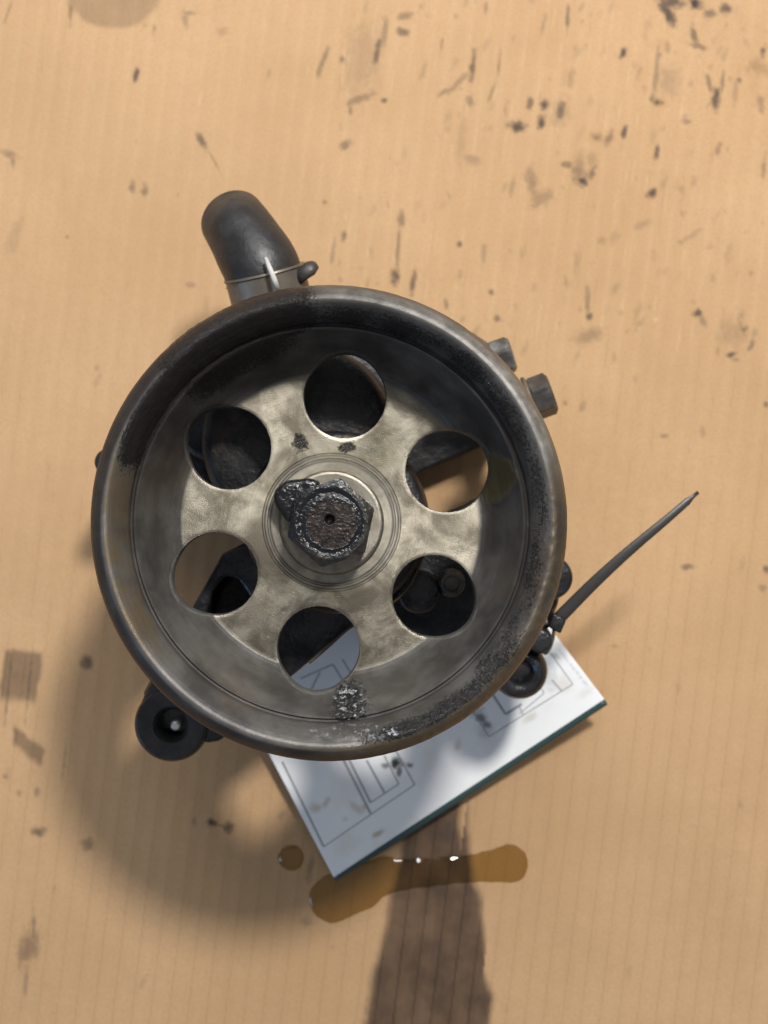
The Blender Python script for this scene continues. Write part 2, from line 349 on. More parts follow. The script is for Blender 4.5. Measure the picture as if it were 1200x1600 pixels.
def build_board():
    fx = np.arange(-50, 1251, 2.4); fy = np.arange(-50, 1651, 2.4)
    ext = np.array([40, 120, 260, 480, 800, 1200.0])
    gx = np.concatenate([fx[0]-ext[::-1], fx, fx[-1]+ext]); gy = np.concatenate([fy[0]-ext[::-1], fy, fy[-1]+ext])
    PX, PY = np.meshgrid(gx, gy, indexing='ij'); px = PX.ravel(); py = PY.ravel()
    X = (px-600)/S0; Y = (800-py)/S0; Z = board_z(X, Y)
    oil = np.zeros_like(px); sm = np.zeros_like(px); am = np.zeros_like(px); pale = np.zeros_like(px)
    # the long soaked stain at the bottom: ragged in steps of one flute
    col = np.floor(flute_phase(X, Y)+.5)
    off = (hash2(col, col*0, 9)-.5)
    topy = 1245+30*off; yy = py
    cx = 703-(py-1240)*.083
    wl = np.interp(py, [1230, 1330, 1400, 1500, 1560, 1610, 1900], [56, 72, 86, 94, 102, 110, 130])+9*(fbm(px/60, py/60, 31)-.5)*2
    wr = np.interp(py, [1230, 1330, 1400, 1500, 1560, 1610, 1900], [24, 38, 58, 80, 96, 100, 116])+9*(fbm(px/60, py/60, 32)-.5)*2
    wl = wl+30*off; wr = wr+26*off
    inside = sstep(-wl-9, -wl+9, px-cx)*(1-sstep(wr-9, wr+9, px-cx))*sstep(topy-14, topy+22, py)*(1-sstep(1800, 2000, py))
    oil = np.maximum(oil, inside*(.80+.2*fbm(px/30, py/60, 33)))
    oil = np.maximum(oil, .42*blob(px, py, 178, -2, 72, 48, 90*0, 40, .10, 30, .16)*(1-.3*fbm(px/20, py/30, 3)))
    # square soaked patches at the left edge
    q = sstep(2, 8, px-(14-(py-1105)*.12*0))*0
    def para(x0, x1, y0, y1, sl, sd):
        xx = px+(py-(y0+y1)/2)*.14+7*(fbm(px/16, py/16, sd)-.5); y2 = py-(px-(x0+x1)/2)*sl+9*(fbm(px/11, py/15, sd+3)-.5)
        return sstep(x0-4, x0+4, xx)*(1-sstep(x1-4, x1+4, xx))*sstep(y0-6, y0+6, y2)*(1-sstep(y1-9, y1+9, y2))
    oil = np.maximum(oil, .62*para(2, 62, 1018, 1095, .12, 51))
    oil = np.maximum(oil, .60*para(18, 70, 1152, 1182, .75, 52))
    # smudges: (x, y, rx, ry, angle, strength)
    S = [(213,116,4,11,12,.7),(315,222,5,18,-25,.55),(335,252,2,22,-28,.3),(206,292,5,11,8,.45),(226,298,5,10,8,.45),(348,48,8,7,0,.2),
         (590,80,5,22,12,.6),(565,92,26,60,5,.18),(600,52,5,28,8,.35),(630,50,9,6,20,.55),(634,24,11,6,-20,.4),(505,95,4,24,20,.45),(535,92,4,5,0,.5),(560,155,24,6,-20,.4),
         (600,157,5,4,0,.6),(548,172,3,7,0,.4),(540,227,9,7,-30,.45),(537,370,4,8,8,.5),(520,395,3,22,8,.3),(508,316,4,4,0,.35),
         (632,50,8,5,0,.5),(738,105,4,24,6,.6),(715,130,4,24,45,.35),(735,158,6,12,-10,.4),(692,145,9,4,-30,.4),(690,70,2,14,10,.4),
         (768,145,3,18,20,.35),(790,170,3,10,0,.2),(780,100,2,20,6,.35),(887,28,3,20,3,.5),(850,35,3,20,12,.25),(760,10,3,10,5,.3),
         (828,162,5,9,0,.55),(850,164,6,8,0,.75),(846,190,6,12,8,.75),(876,172,8,15,8,.6),(875,176,14,22,8,.2),(808,198,12,9,0,.75),(796,196,8,5,0,.4),(892,122,6,14,8,.25),
         (974,84,5,10,25,.75),(932,215,8,7,0,.4),(952,215,6,12,25,.45),(976,206,4,9,15,.7),(1027,160,7,5,0,.7),(1020,155,4,10,0,.5),
         (885,257,10,5,0,.45),(905,270,12,18,0,.4),(910,284,7,7,0,.8),(925,270,5,12,20,.5),(925,250,8,14,0,.2),(830,285,9,22,-10,.35),(845,310,18,12,-30,.3),(800,290,4,14,5,.25),
         (1025,240,4,12,15,.65),(1019,302,9,7,-25,.75),(1029,85,6,5,0,.5),(1025,120,4,40,5,.35),(1045,125,16,26,10,.22),(1045,20,8,26,-28,.75),(1050,2,18,10,0,.7),(1088,6,10,8,0,.85),(1110,20,10,7,0,.5),(1135,14,9,9,0,.7),
         (1085,55,5,16,-12,.55),(1092,72,14,5,20,.45),(1119,152,6,16,5,.7),(1109,130,4,18,-12,.45),(1130,125,3,20,8,.4),(1150,140,4,26,5,.22),(1156,124,4,5,0,.5),
         (1190,160,5,14,0,.4),(1192,80,4,8,0,.6),(1186,105,16,10,30,.2),(1123,232,4,12,10,.35),(1194,260,3,22,8,.35),(1073,190,6,4,0,.35),
         (720,220,8,40,5,.14),(740,250,14,8,20,.25),(628,340,6,14,0,.45),(622,385,3,38,4,.4),(618,432,7,12,0,.65),(645,442,4,18,6,.6),(648,432,3,12,0,.5),
         (718,382,4,5,0,.6),(768,456,4,5,0,.55),(756,395,4,16,5,.25),(777,498,5,6,0,.5),(697,475,3,9,0,.4),(900,410,5,20,8,.18),(940,375,8,6,-30,.25),(1005,350,14,6,-20,.2),
         (918,470,4,22,0,.4),(921,494,5,6,0,.65),(920,525,22,12,-15,.3),(1090,489,7,6,0,.7),(1098,500,5,12,-30,.35),(1145,520,22,20,20,.18),(1143,554,9,4,-15,.7),(1163,514,6,5,0,.5),(1174,540,4,9,20,.45),(1160,515,4,20,-20,.25),
         (1062,378,6,3,0,.25),(1078,370,20,4,-35,.2),(1075,886,11,5,-6,.5),(1198,890,6,7,0,.55),(1192,918,5,6,0,.3),(1038,681,6,3,0,.35),(883,630,3,4,0,.4),(910,636,5,9,30,.25),(1198,632,5,5,0,.5),(1150,562,6,3,0,.3),
         (135,1035,9,11,10,.6),(58,1300,11,7,10,.62),(66,1297,8,6,0,.4),(137,1320,9,10,-20,.4),(330,1286,8,6,0,.8),(345,1290,20,2,5,.4),(357,1293,7,9,-30,.65),(303,1284,3,8,8,.3),
         (30,1240,4,5,0,.3),(57,1238,4,7,0,.35),(8,1213,5,5,0,.35),(85,1390,2,8,5,.25),(484,1358,5,22,8,.35),(45,1478,14,26,18,.42),(34,1485,5,30,4,.35),(52,1455,3,30,2,.45),(40,1535,3,25,6,.3),(478,1440,8,10,0,.25),
         (12,240,16,5,20,.35),(20,250,3,14,0,.35),(22,370,9,30,20,.14),(105,370,4,4,0,.3),(290,30,16,5,80,.3),(295,20,12,4,0,.35),(240,45,3,10,5,.3),(110,20,3,20,3,.4),(12,20,2,20,20,.3),
         (298,445,7,4,0,.25),(150,575,4,5,0,.25),(45,1070,2,60,6,.4),(12,1080,2,60,6,.4),(100,1190,2,30,6,.3),(960,1010,5,3,0,.2),(1060,1075,4,12,8,.12),(700,1300,5,16,4,.5),(642,1345,8,10,0,.4)]
    for i, (x, y, rx, ry, an, st) in enumerate(S):
        m = (np.abs(px-x) < 3.2*max(rx, ry)+12) & (np.abs(py-y) < 3.2*max(rx, ry)+12)
        v = min(1, st*1.2)*blob(px[m], py[m], x, y, rx*1.25, ry*1.15, an, 100+i, .55, 7, .75)
        sm[m] = np.maximum(sm[m], v)
    rng = np.random.RandomState(5)
    for i in range(260):      # small handling specks, denser at the top right
        if rng.rand() < .72: x = 480+720*rng.rand()**.8; y = 560*rng.rand()**1.25
        else: x = 1200*rng.rand(); y = 1600*rng.rand()
        rx = rng.uniform(1.5, 4.2); ry = rx*rng.uniform(1, 4.5); an = rng.normal(12, 14); st = rng.uniform(.06, .28)
        m = (np.abs(px-x) < 30) & (np.abs(py-y) < 30)
        sm[m] = np.maximum(sm[m], st*blob(px[m], py[m], x, y, rx*1.4, ry, an, 300+i, .5, 6, .8))
    for x, y, rx, ry, st in [(1003,118,16,36,.20),(1035,160,12,10,.5),(1182,105,24,16,.35),(1180,130,10,22,.2),(1120,232,14,22,.14),(930,214,18,12,.3),(357,1293,9,10,.5),(137,1322,12,9,.3),(40,1500,22,40,.2),(600,1330,60,20,.12),
                              (1030,70,20,12,.25),(1010,300,60,40,.05),(70,1540,22,8,.18),(860,70,50,60,.05),(130,400,30,60,.05)]:
        am = np.maximum(am, st*blob(px, py, x, y, rx, ry, 5, int(x), .5, 14, .8))
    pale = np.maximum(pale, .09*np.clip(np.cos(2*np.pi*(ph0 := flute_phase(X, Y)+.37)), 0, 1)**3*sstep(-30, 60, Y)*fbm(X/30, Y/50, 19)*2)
    # pale scuffed streaks along the flutes
    for i in range(150):
        x = rng.uniform(480, 1100) if rng.rand() < .8 else rng.uniform(0, 1200); y = rng.uniform(20, 560)
        k = np.round(float(flute_phase((x-600)/S0, (800-y)/S0))*1); 
        m = (np.abs(px-x) < 20) & (np.abs(py-y) < 60)
        pale[m] = np.maximum(pale[m], rng.uniform(.12, .42)*blob(px[m], py[m], x, y, 1.6, rng.uniform(10, 34), 8, 900+i, .4, 9, .8))
    for x, y in ((998,512),(1025,499)): pale = np.maximum(pale, .8*blob(px, py, x, y, 5, 3, -30, 7, .4, 6, .6))
    # flute lines: ridge shading put into the colour, darker where oil-soaked
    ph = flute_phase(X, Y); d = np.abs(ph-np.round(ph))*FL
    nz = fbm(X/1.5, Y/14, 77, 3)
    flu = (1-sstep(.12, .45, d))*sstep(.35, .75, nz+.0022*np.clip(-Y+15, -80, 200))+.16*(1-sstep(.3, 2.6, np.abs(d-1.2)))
    n0, n1 = len(gx), len(gy)
    i = np.arange(n0-1)[:, None]; j = np.arange(n1-1)[None, :]
    f = np.stack([i*n1+j, i*n1+j+1, (i+1)*n1+j+1, (i+1)*n1+j], -1).reshape(-1, 4)
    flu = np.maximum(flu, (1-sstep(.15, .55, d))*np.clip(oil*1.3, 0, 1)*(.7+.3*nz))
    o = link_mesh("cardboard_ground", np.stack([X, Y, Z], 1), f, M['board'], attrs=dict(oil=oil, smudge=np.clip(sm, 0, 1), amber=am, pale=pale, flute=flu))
    # make sure the sheet faces up
    if o.data.polygons[0].normal.z < 0: o.data.flip_normals()
    tag(o, "tan corrugated cardboard sheet with oil stains and black smudges under the pump", "cardboard", kind='structure')
    return o
build_board()

# ------------------------------------------------------------------ oil puddles
def puddle(name, caps, label, hmax, margin=2.5):
    """caps: [(px, py, r_px)...] chain of rounded blobs"""
    def W(c): return ((c[0]-600)/S0, (800-c[1])/S0, c[2]/S0)
    cs = [W(c) for c in caps]
    x0 = min(c[0]-c[2] for c in cs)-margin; x1 = max(c[0]+c[2] for c in cs)+margin
    y0 = min(c[1]-c[2] for c in cs)-margin; y1 = max(c[1]+c[2] for c in cs)+margin
    gx = np.arange(x0, x1, .2); gy = np.arange(y0, y1, .2)
    X, Y = np.meshgrid(gx, gy, indexing='ij')
    if len(cs) == 1: cs = cs*2
    D = np.full(X.shape, 1e9)
    for a, b in zip(cs, cs[1:]):
        bx, by = b[0]-a[0], b[1]-a[1]; l2 = bx*bx+by*by+1e-9
        t = np.clip(((X-a[0])*bx+(Y-a[1])*by)/l2, 0, 1)
        d = np.hypot(X-a[0]-t*bx, Y-a[1]-t*by)-(a[2]+(b[2]-a[2])*t)
        k = 2.0; h = np.clip(.5+.5*(D-d)/k, 0, 1); D = np.where(D > 1e8, d, D*(1-h)+d*h-k*h*(1-h))
    D = D+1.0*(fbm(X/4, Y/4, 8, 3)-.5)
    ins = np.clip(-D, 0, None)
    H = hmax*(1-(1-np.clip(ins/3.6, 0, 1))**2)*(1+.5*(fbm(X/1.8+9, Y/1.8, 12, 2)-.5)*(ins < 3.6)*(1-np.clip(ins/3.6, 0, 1)))
    Z = board_z(X, Y)+np.where(D < 0, H, -D*1.2)*1.0
    Z = np.where(D < 0, Z, board_z(X, Y)-np.clip(D, 0, 1)*.8)+.12*(D < .2)*np.clip((.2-D)/.2, 0, 1)
    keep = (D < .9)
    n1 = len(gy); V = np.stack([X.ravel(), Y.ravel(), Z.ravel()], 1)
    i = np.arange(len(gx)-1)[:, None]; j = np.arange(n1-1)[None, :]
    f = np.stack([i*n1+j, (i+1)*n1+j, (i+1)*n1+j+1, i*n1+j+1], -1)
    kk = keep[:-1, :-1] & keep[1:, :-1] & keep[1:, 1:] & keep[:-1, 1:]
    f = f[kk]; used = np.unique(f); mp = -np.ones(len(V), int); mp[used] = np.arange(len(used))
    o = link_mesh(name, V[used], mp[f], M['oil'])
    return tag(o, label, "oil")
puddle("oil_puddle", [(521, 1405, 37), (560, 1386, 36), (600, 1369, 27), (660, 1364, 22), (735, 1357, 20), (768, 1353, 23), (795, 1350, 30)],
       "long dumbbell shaped puddle of amber oil across the dark stain below the white label", .9)
puddle("oil_drop", [(455, 1341, 20)], "single round amber oil drop left of the label's lower corner", 1.2)

# ------------------------------------------------------------------ pump
AX = P(515, 817.5, 120); AX.z = 0
pump = bpy.data.objects.new("power_steering_pump", None); C.collection.objects.link(pump)
pump.location = AX*MM; pump.empty_display_size = .02
tag(pump, "oily black power steering pump with a six hole pulley, standing on stained cardboard", "car part")
def Q(px, py, h):          # photo pixel at height h -> pump-local mm
    return P(px, py, h)-AX
def Q2(px, py, h):
    q = Q(px, py, h); return (q.x, q.y)
ZT = 120.0                 # height of the pulley rim

def build_pulley():
    front = [(3, -30), (15.5, -30), (18.2, -30), (18.5, -30.35), (18.9, -30.35), (19.2, -29.95), (19.8, -29.95), (20.1, -30.3), (20.5, -30.3), (20.8, -30),
             (44.2, -30), (44.9, -29.85), (45.4, -29.4), (46.0, -28.9), (47.6, -26.6), (50.6, -20.2), (53.2, -12.8), (54.5, -8.6), (54.9, -8.3), (55.4, -8.7), (55.9, -8.5), (56.4, -7.0),
             (57.3, -4.9), (58.5, -2.9), (59.7, -1.3), (60.7, -.35), (61.6, 0), (62.8, -.4), (64.1, -1.4), (65.3, -2.9), (66.2, -4.8), (66.6, -7.5)]
    fr = resample(front, .62)
    back = [(65.6, -8.6), (64.2, -9.2)]
    z = -9.6
    for k in range(6): back += [(63.8, z), (61.6, z-1.6), (61.6, z-2.0), (63.8, z-3.56)]; z -= 3.56
    back += [(65.6, z-.8), (66, z-1.6), (66, z-3.5), (65, z-4.2), (59.8, z-4.2), (59.2, z-3.6), (59.2, -13), (57.0, -11.5), (55.2, -15), (52.6, -22), (49.6, -28.8), (47.4, -33), (45.8, -34), (3, -34)]
    prof = fr+back
    v, f = lathe_arrays(prof, 640, True)
    o = link_mesh("pulley", v, f, M['pulley'], pump); fix_normals(o)
    cut = []
    for k in range(6):
        a = R(24+60*k); r = 12.25
        vs = []; n = 96
        for zz in (-46, 10):
            for i in range(n): vs.append((37.65*math.cos(a)+r*math.cos(2*math.pi*i/n), 37.65*math.sin(a)+r*math.sin(2*math.pi*i/n), zz))
        fs = [tuple(range(n))[::-1], tuple(range(n, 2*n))]+[(i, (i+1) % n, n+(i+1) % n, n+i) for i in range(n)]
        cut.append(link_mesh("cutter", vs, fs, M['pulley'], pump))
    c = join(cut, "cutter")
    m = o.modifiers.new('h', 'BOOLEAN'); m.object = c; m.operation = 'DIFFERENCE'; m.solver = 'EXACT'
    bpy.context.view_layer.update()
    apply_mods(o); me = c.data; bpy.data.objects.remove(c); bpy.data.meshes.remove(me)
    me = o.data; n = len(me.vertices)
    co = np.zeros(n*3, np.float32); me.vertices.foreach_get('co', co); co = co.reshape(-1, 3)/MM
    no = np.zeros(n*3, np.float32); me.vertices.foreach_get('normal', no); no = no.reshape(-1, 3)
    X, Y, Z = co.T; r = np.hypot(X, Y); th = np.degrees(np.arctan2(Y, X))
    top = (no[:, 2] > .1) & (Z > -30.6)
    def band(r0, r1, s): return sstep(r0-s, r0+s, r)*(1-sstep(r1-s, r1+s, r))
    def arc(a, b, s=8):
        mid = (a+b)/2; d = np.abs((th-mid+180) % 360-180); return 1-sstep((b-a)/2-s, (b-a)/2+s, d)
    nzl = fbm(th/7+20, r/3, 61); nzf = fbm(X/1.3+90, Y/1.3+90, 62, 4)
    g = np.zeros(n)
    w0 = band(55.5, 61.0, 1.8)
    g = np.maximum(g, w0*arc(95, 163, 8)*(.8+.5*nzl))
    g = np.maximum(g, band(54, 66.5, 1.2)*arc(98, 134, 9)*(.95+.4*nzl))
    g = np.maximum(g, band(50, 58, 3)*arc(100, 140, 10)*.55)
    g = np.maximum(g, band(55.8, 60.2, 1.5)*arc(62, 100, 8)*(.30+.4*nzl))
    g = np.maximum(g, band(56.5, 60.8, 1.6)*arc(-48, 66, 6)*(.10+.62*nzl))
    g = np.maximum(g, band(58, 62.5, 1.6)*arc(-80, -30, 8)*(.30+.5*nzl))
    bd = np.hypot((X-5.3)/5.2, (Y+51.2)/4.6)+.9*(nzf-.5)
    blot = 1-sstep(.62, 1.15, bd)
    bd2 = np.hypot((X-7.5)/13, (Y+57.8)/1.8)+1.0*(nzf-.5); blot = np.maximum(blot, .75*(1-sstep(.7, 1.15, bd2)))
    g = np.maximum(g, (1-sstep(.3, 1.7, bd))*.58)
    painted_glint = blot*(.3+.6*sstep(.35, .6, fbm(X/2.1+4, Y/2.1, 91)))  # pale flecks: glints of the wet blot and rim sheen put into the colour
    dz = np.hypot((X+9.4)/3.2, (Y-24.0)/3.4)+.9*(nzf-.5); g = np.maximum(g, .55*(1-sstep(.3, 1.3, dz)))
    g = np.maximum(g, .5*(1-sstep(.5, 1.2, np.hypot((X-4.5)/3.5, (Y-22.5)/2)+.8*(nzf-.5))))
    g = g*top
    wet = np.hypot((X-48.8+.035*(Y-12.8)**2)/4.4, (Y-12.8)/8.0)+.35*(nzf-.5); wet = (1-sstep(.72, 1.05, wet))*top
    film = wet
    hub = (1-sstep(43.0, 45.6, r))*top
    worn_sheen = band(61.4, 65.0, .8)*(arc(18, 92, 10)+.7*arc(148, 190, 8)+.5*arc(240, 290, 14))*(.25+.75*nzl)*top*.9  # bead wear, with the sheen of its lit arcs put into the colour
    grime_shade = band(54.8, 56.2, .35)*(.55+.45*nzl)+.12*band(44.6, 45.3, .3)+.95*sstep(61.6, 63, r)*(Z > -9)*(1-arc(8, 98, 14))*(1-arc(272, 352, 12)*.5)*(.80+.4*nzl)+.55*band(18.1, 18.8, .15)+.55*band(19.7, 20.3, .15)+.8*(r>65.3)*arc(180, 290, 10)*.6+.9*band(45, 66, 4)*arc(60, 170, 25)*(.3+.7*nzl)+.8*band(45, 60, 4)*arc(-25, 70, 25)*nzl  # oily grime, plus shade of cone wall and bead put into the colour
    worn_sheen = np.maximum(worn_sheen, band(16, 20.3, .2)*.35*top)
    brown = (Z > -8)*band(61.5, 67, 1)*(arc(-95, 12, 10)*1.0)+band(56, 62, 1)*arc(150, 215, 10)*.8*top+arc(-100, 60, 5)*((r > 65.2) & (Z < -3))*.8
    # lumps of real thickness where the grease is
    disp = sstep(.35, .8, g+.35*(nzf-.5))*(.03+.32*fbm(X/1.3+3, Y/1.3+5, 66, 3)**2)
    disp = disp+blot*(.05+0.75*fbm(X/1.3+3, Y/1.3+5, 67, 3)**1.5)
    disp = disp+wet*(.35+.25*fbm(X/2, Y/2, 69))
    disp = disp*sstep(20.6, 22, r)
    edge = np.full(n, 9.0)
    for k in range(6):
        a = R(24+60*k); edge = np.minimum(edge, np.abs(np.hypot(X-37.65*math.cos(a), Y-37.65*math.sin(a))-12.25))
    edge = np.where(top, 1-sstep(.05, .7, edge), 0)
    disp = disp-.28*edge
    disp = disp+.10*(fbm(th/3, Z/4, 68, 3)-.5)*(r > 60)*top+.5*(fbm(X/1.1, Y/1.1, 81, 4)-.5)*np.clip(band(59.5, 66, 1)*arc(-85, 10, 8), 0, 1)*top
    co2 = co+no*disp[:, None]
    me.vertices.foreach_set('co', (co2*MM).astype(np.float32).ravel())
    worn_sheen = np.maximum(worn_sheen, .55*edge)  # hole edges painted lighter, as a lit bevel would look
    for k, vv in dict(painted_glint=painted_glint, grime_shade=np.clip(grime_shade, 0, 1)*(1-wet), hub=hub, grease=g, film=film, worn_sheen=worn_sheen, brown=np.clip(brown, 0, 1)).items():
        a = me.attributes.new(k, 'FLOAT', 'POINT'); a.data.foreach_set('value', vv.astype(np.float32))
    me.update(); me.set_sharp_from_angle(angle=R(42))
    o.location = (0, 0, ZT*MM); o.rotation_euler = (0, R(1.3), 0)
    o['label'] = "grey dished pulley with six round holes and greasy black patches on its rim"
    return o
pulley = build_pulley()

def polar_plate(name, radial, segs, zf, mat, parent, attrs=None, hexr=None, sides=True, zbot=0, rot=0):
    """top surface from radial factors 0..1 of an outline radius, plus a side wall"""
    th = np.linspace(0, 2*np.pi, segs, endpoint=False)
    Ro = hexr(th)
    V = []; 
    for t in radial: V.append(np.stack([np.cos(th)*Ro*t, np.sin(th)*Ro*t, zf(Ro*t, th)], 1))
    zt = V[-1][:, 2]
    if sides:
        for s in np.linspace(0, 1, 8)[1:]:
            V.append(np.stack([np.cos(th)*Ro, np.sin(th)*Ro, zt*(1-s)+zbot*s], 1))
    V = np.concatenate(V); nr = len(V)//segs
    i = np.arange(nr-1)[:, None]; k = np.arange(segs)[None, :]; k2 = (k+1) % segs
    f = np.stack([i*segs+k, (i+1)*segs+k, (i+1)*segs+k2, i*segs+k2], -1).reshape(-1, 4)
    o = link_mesh(name, V, f, mat, parent, attrs={kk: fn(V) for kk, fn in (attrs or {}).items()})
    fix_normals(o); return o

def hex_out(Rc, a0):
    def fn(th):
        t = (th-R(a0)) % (math.pi/3)-math.pi/6
        return np.minimum(Rc*math.cos(math.pi/6)/np.cos(t), Rc*.985)
    return fn

# washer ring under the nut
wz = -30
wash = [(9, wz), (9, wz+1.7), (14.6, wz+1.7), (15.3, wz+1.35), (15.6, wz+.7), (15.6, wz)]
v, f = lathe_arrays(resample(wash, .5), 160, True)
washer = link_mesh("washer", v, f, M['pulley'], pulley, attrs=dict(hub=np.ones(len(v)), grease=.05*np.ones(len(v)), worn_sheen=.55*np.ones(len(v)), film=0*np.ones(len(v)), painted_glint=0*np.ones(len(v)), grime_shade=0*np.ones(len(v)), brown=.3*np.ones(len(v))))
fix_normals(washer); washer.data.set_sharp_from_angle(angle=R(40))

def nut_z(r, th):
    z = -16.8-np.clip(r-10.6, 0, None)*.50
    X = r*np.cos(th); Y = r*np.sin(th)
    ring = np.exp(-((r-8.7)/.8)**2)
    lump = fbm(X/.9+40, Y/.9+40, 71, 4)
    z = z-.5*ring+ring*(lump-.35)*.45
    z = z+.12*(lump-.5)*(sstep(6, 8, r))*(1-sstep(9.6, 10.6, r))+.16*(fbm(X/.7, Y/.7, 73)-.5)
    z = z-2.6*(1-sstep(.6, 1.7, np.hypot(X+.3, Y-.9)))             # centre drilling
    return z
def nut_grease(V):
    r = np.hypot(V[:, 0], V[:, 1]); nz = fbm(V[:, 0]/1.6+7, V[:, 1]/1.6+9, 74)
    ring = np.exp(-((r-8.6)/1.5)**2); th = np.degrees(np.arctan2(V[:, 1], V[:, 0]))
    left = (1-sstep(50, 95, np.abs((th-135+180) % 360-180)))*sstep(6, 8, r)
    out = sstep(10.4, 11.4, r)*.30+.45*sstep(0, 4, V[:, 1])*(1-sstep(6, 8, r))*fbm(V[:, 0]/2, V[:, 1]/2, 79)*1.3
    return np.clip(ring*.8+left*.6+out+.25*(nz-.5)+.25*(1-sstep(1, 2.6, r)), 0, 1)*sstep(-99, -98, V[:, 2])
def nut_rust(V):
    r = np.hypot(V[:, 0], V[:, 1]); return (1-sstep(7.0, 7.8, r+1.2*(fbm(V[:, 0]/1.5, V[:, 1]/1.5, 80)-.5)))
nut = polar_plate("hex_nut", np.concatenate([np.linspace(.01, .95, 80), [.975, 1.0]]), 360, nut_z, M['nut'], pulley,
                  dict(grease=nut_grease, rust=nut_rust), hex_out(13.2, 18), True, -28.4)
nut.data.set_sharp_from_angle(angle=R(50))
# bent-up greasy tab left of the nut
tp = [(426, 784), (427, 764), (446, 750), (476, 746), (500, 748), (500, 770), (470, 800), (458, 818), (446, 812)]
tab = prism("lock_tab", [Q2(x+4, y+1, ZT-24) for x, y in tp], -28.35, -22.0, M['nut'], pulley, bev=1.8)
m = tab.modifiers.new('r', 'REMESH'); m.mode = 'VOXEL'; m.voxel_size = .35*MM; apply_mods(tab)
co = np.zeros(len(tab.data.vertices)*3, np.float32); tab.data.vertices.foreach_get('co', co); co = co.reshape(-1, 3)/MM
no = np.zeros(len(co)*3, np.float32); tab.data.vertices.foreach_get('normal', no); no = no.reshape(-1, 3)
co = co+no*(.4*(fbm(co[:, 0]/2.2+30, co[:, 1]/2.2+30+co[:, 2]*.5, 75, 3)-.5))[:, None]
tab.data.vertices.foreach_set('co', (co*MM).ravel())
for k, vv in (('grease', .95), ('rust', 0)):
    a = tab.data.attributes.new(k, 'FLOAT', 'POINT'); a.data.foreach_set('value', np.full(len(co), vv, np.float32))
tab.data.polygons.foreach_set('use_smooth', [True]*len(tab.data.polygons)); tab.data.update()

# --- body casting
def cyl(name, c, r0, r1, z0, z1, mat, parent=pump, bev=1.0, segs=64):
    v = []; 
    for r, z in ((r0, z0), (r1, z1)):
        for i in range(segs): v.append((c[0]+r*math.cos(2*math.pi*i/segs), c[1]+r*math.sin(2*math.pi*i/segs), z))
    f = [tuple(range(segs))[::-1], tuple(range(segs, 2*segs))]+[(i, (i+1) % segs, segs+(i+1) % segs, segs+i) for i in range(segs)]
    o = link_mesh(name, v, f, mat, parent)
    if bev: bevelled(o, bev, 3, 40)
    return o
H = 45
neck = cyl("bearing_neck", (0, 0), 27, 22, 30, 79, M['housing'], bev=2)
n2 = cyl("x", (0, 0), 12, 12, 76, 87, M['housing'])
n4 = cyl("x", (0, 0), 29.5, 28.5, 62, 76, M['housing'], bev=3)
n3 = cyl("x", (0, 0), 29.5, 29.5, 58, 63, M['housing'], bev=1.2)
neck = join([neck, n2, n3, n4], "bearing_neck"); neck.data.set_sharp_from_angle(angle=R(35))

body = [Q2(x, y, H) for x, y in [(610, 760), (628, 690), (630, 600), (620, 500), (560, 492), (470, 500), (380, 505), (290, 560), (215, 640), (176, 705), (180, 750), (290, 800), (400, 830), (520, 850), (640, 800)]]
b1 = prism("housing", body, 3, 50, M['housing'], pump, 4)
b6 = prism("x", [Q2(x, y, 15) for x, y in [(590, 780), (664, 735), (755, 697), (775, 688), (790, 640), (788, 590), (770, 540), (740, 520), (600, 500)]], 3, 15, M['cast'], pump, 1.5)
b2 = cyl("x", Q2(470, 690, 60), 33, 30, 50, 74, M['housing'], bev=3)
b3 = cyl("x", Q2(345, 650, 60), 16, 15, 50, 68, M['housing'], bev=2)
b4 = cyl("x", Q2(168, 722, 50), 4.5, 4.5, 30, 50, M['housing'], bev=1)
b5 = prism("x", [Q2(x, y, 62) for x, y in [(800, 650), (812, 650), (812, 600), (796, 560), (782, 560), (797, 602)]], 13, 53, M['cast'], pump, 2.5)
housing = join([b1, b2, b3, b4, b5, b6], "housing"); housing.data.set_sharp_from_angle(angle=R(35))

def cut_with(o, cutter):
    m = o.modifiers.new('c', 'BOOLEAN'); m.object = cutter; m.operation = 'DIFFERENCE'; m.solver = 'EXACT'
    bpy.context.view_layer.update(); apply_mods(o); me = cutter.data; bpy.data.objects.remove(cutter); bpy.data.meshes.remove(me)

# lower-left arm with its ear
hA = 62
arm = prism("mounting_arm", [Q2(x, y, hA) for x, y in [(386, 846), (346, 866), (300, 948), (258, 1020), (222, 1085), (250, 1140), (325, 1160), (355, 1138), (462, 1052), (552, 978), (600, 935), (520, 850)]], 36, 62, M['cast'], pump, 0)
slot = prism("s", [Q2(x, y, hA) for x, y in [(352, 900), (372, 905), (392, 935), (385, 975), (330, 1010), (316, 985), (332, 925)]], 44, 90, M['cast'], pump, 1.5)
cut_with(arm, slot); bevelled(arm, 1.6, 3, 35)
ear = Q2(267, 1133, 68)
e1p = [(3.9, 46), (3.9, 60), (4.3, 64.0), (4.9, 66.6), (5.8, 67.7), (10.4, 68.2), (11.4, 67.4), (11.9, 66), (11.9, 44), (10.5, 42.5), (4, 42.5)]
v, f = lathe_arrays(resample(e1p, 1.0), 96, True); v = v+np.array([ear[0], ear[1], 0])
ea = link_mesh("x", v, f, M['cast'], pump); fix_normals(ea)
web = prism("x", [Q2(x, y, 66) for x, y in [(250, 1045), (232, 1072), (211, 1118), (232, 1112), (262, 1085), (296, 1098), (316, 1128), (318, 1162), (345, 1158), (380, 1120), (320, 1060)]], 40, 67, M['cast'], pump, 1.5)
arm = join([arm, ea, web], "mounting_arm")
arm.data.set_sharp_from_angle(angle=R(38))
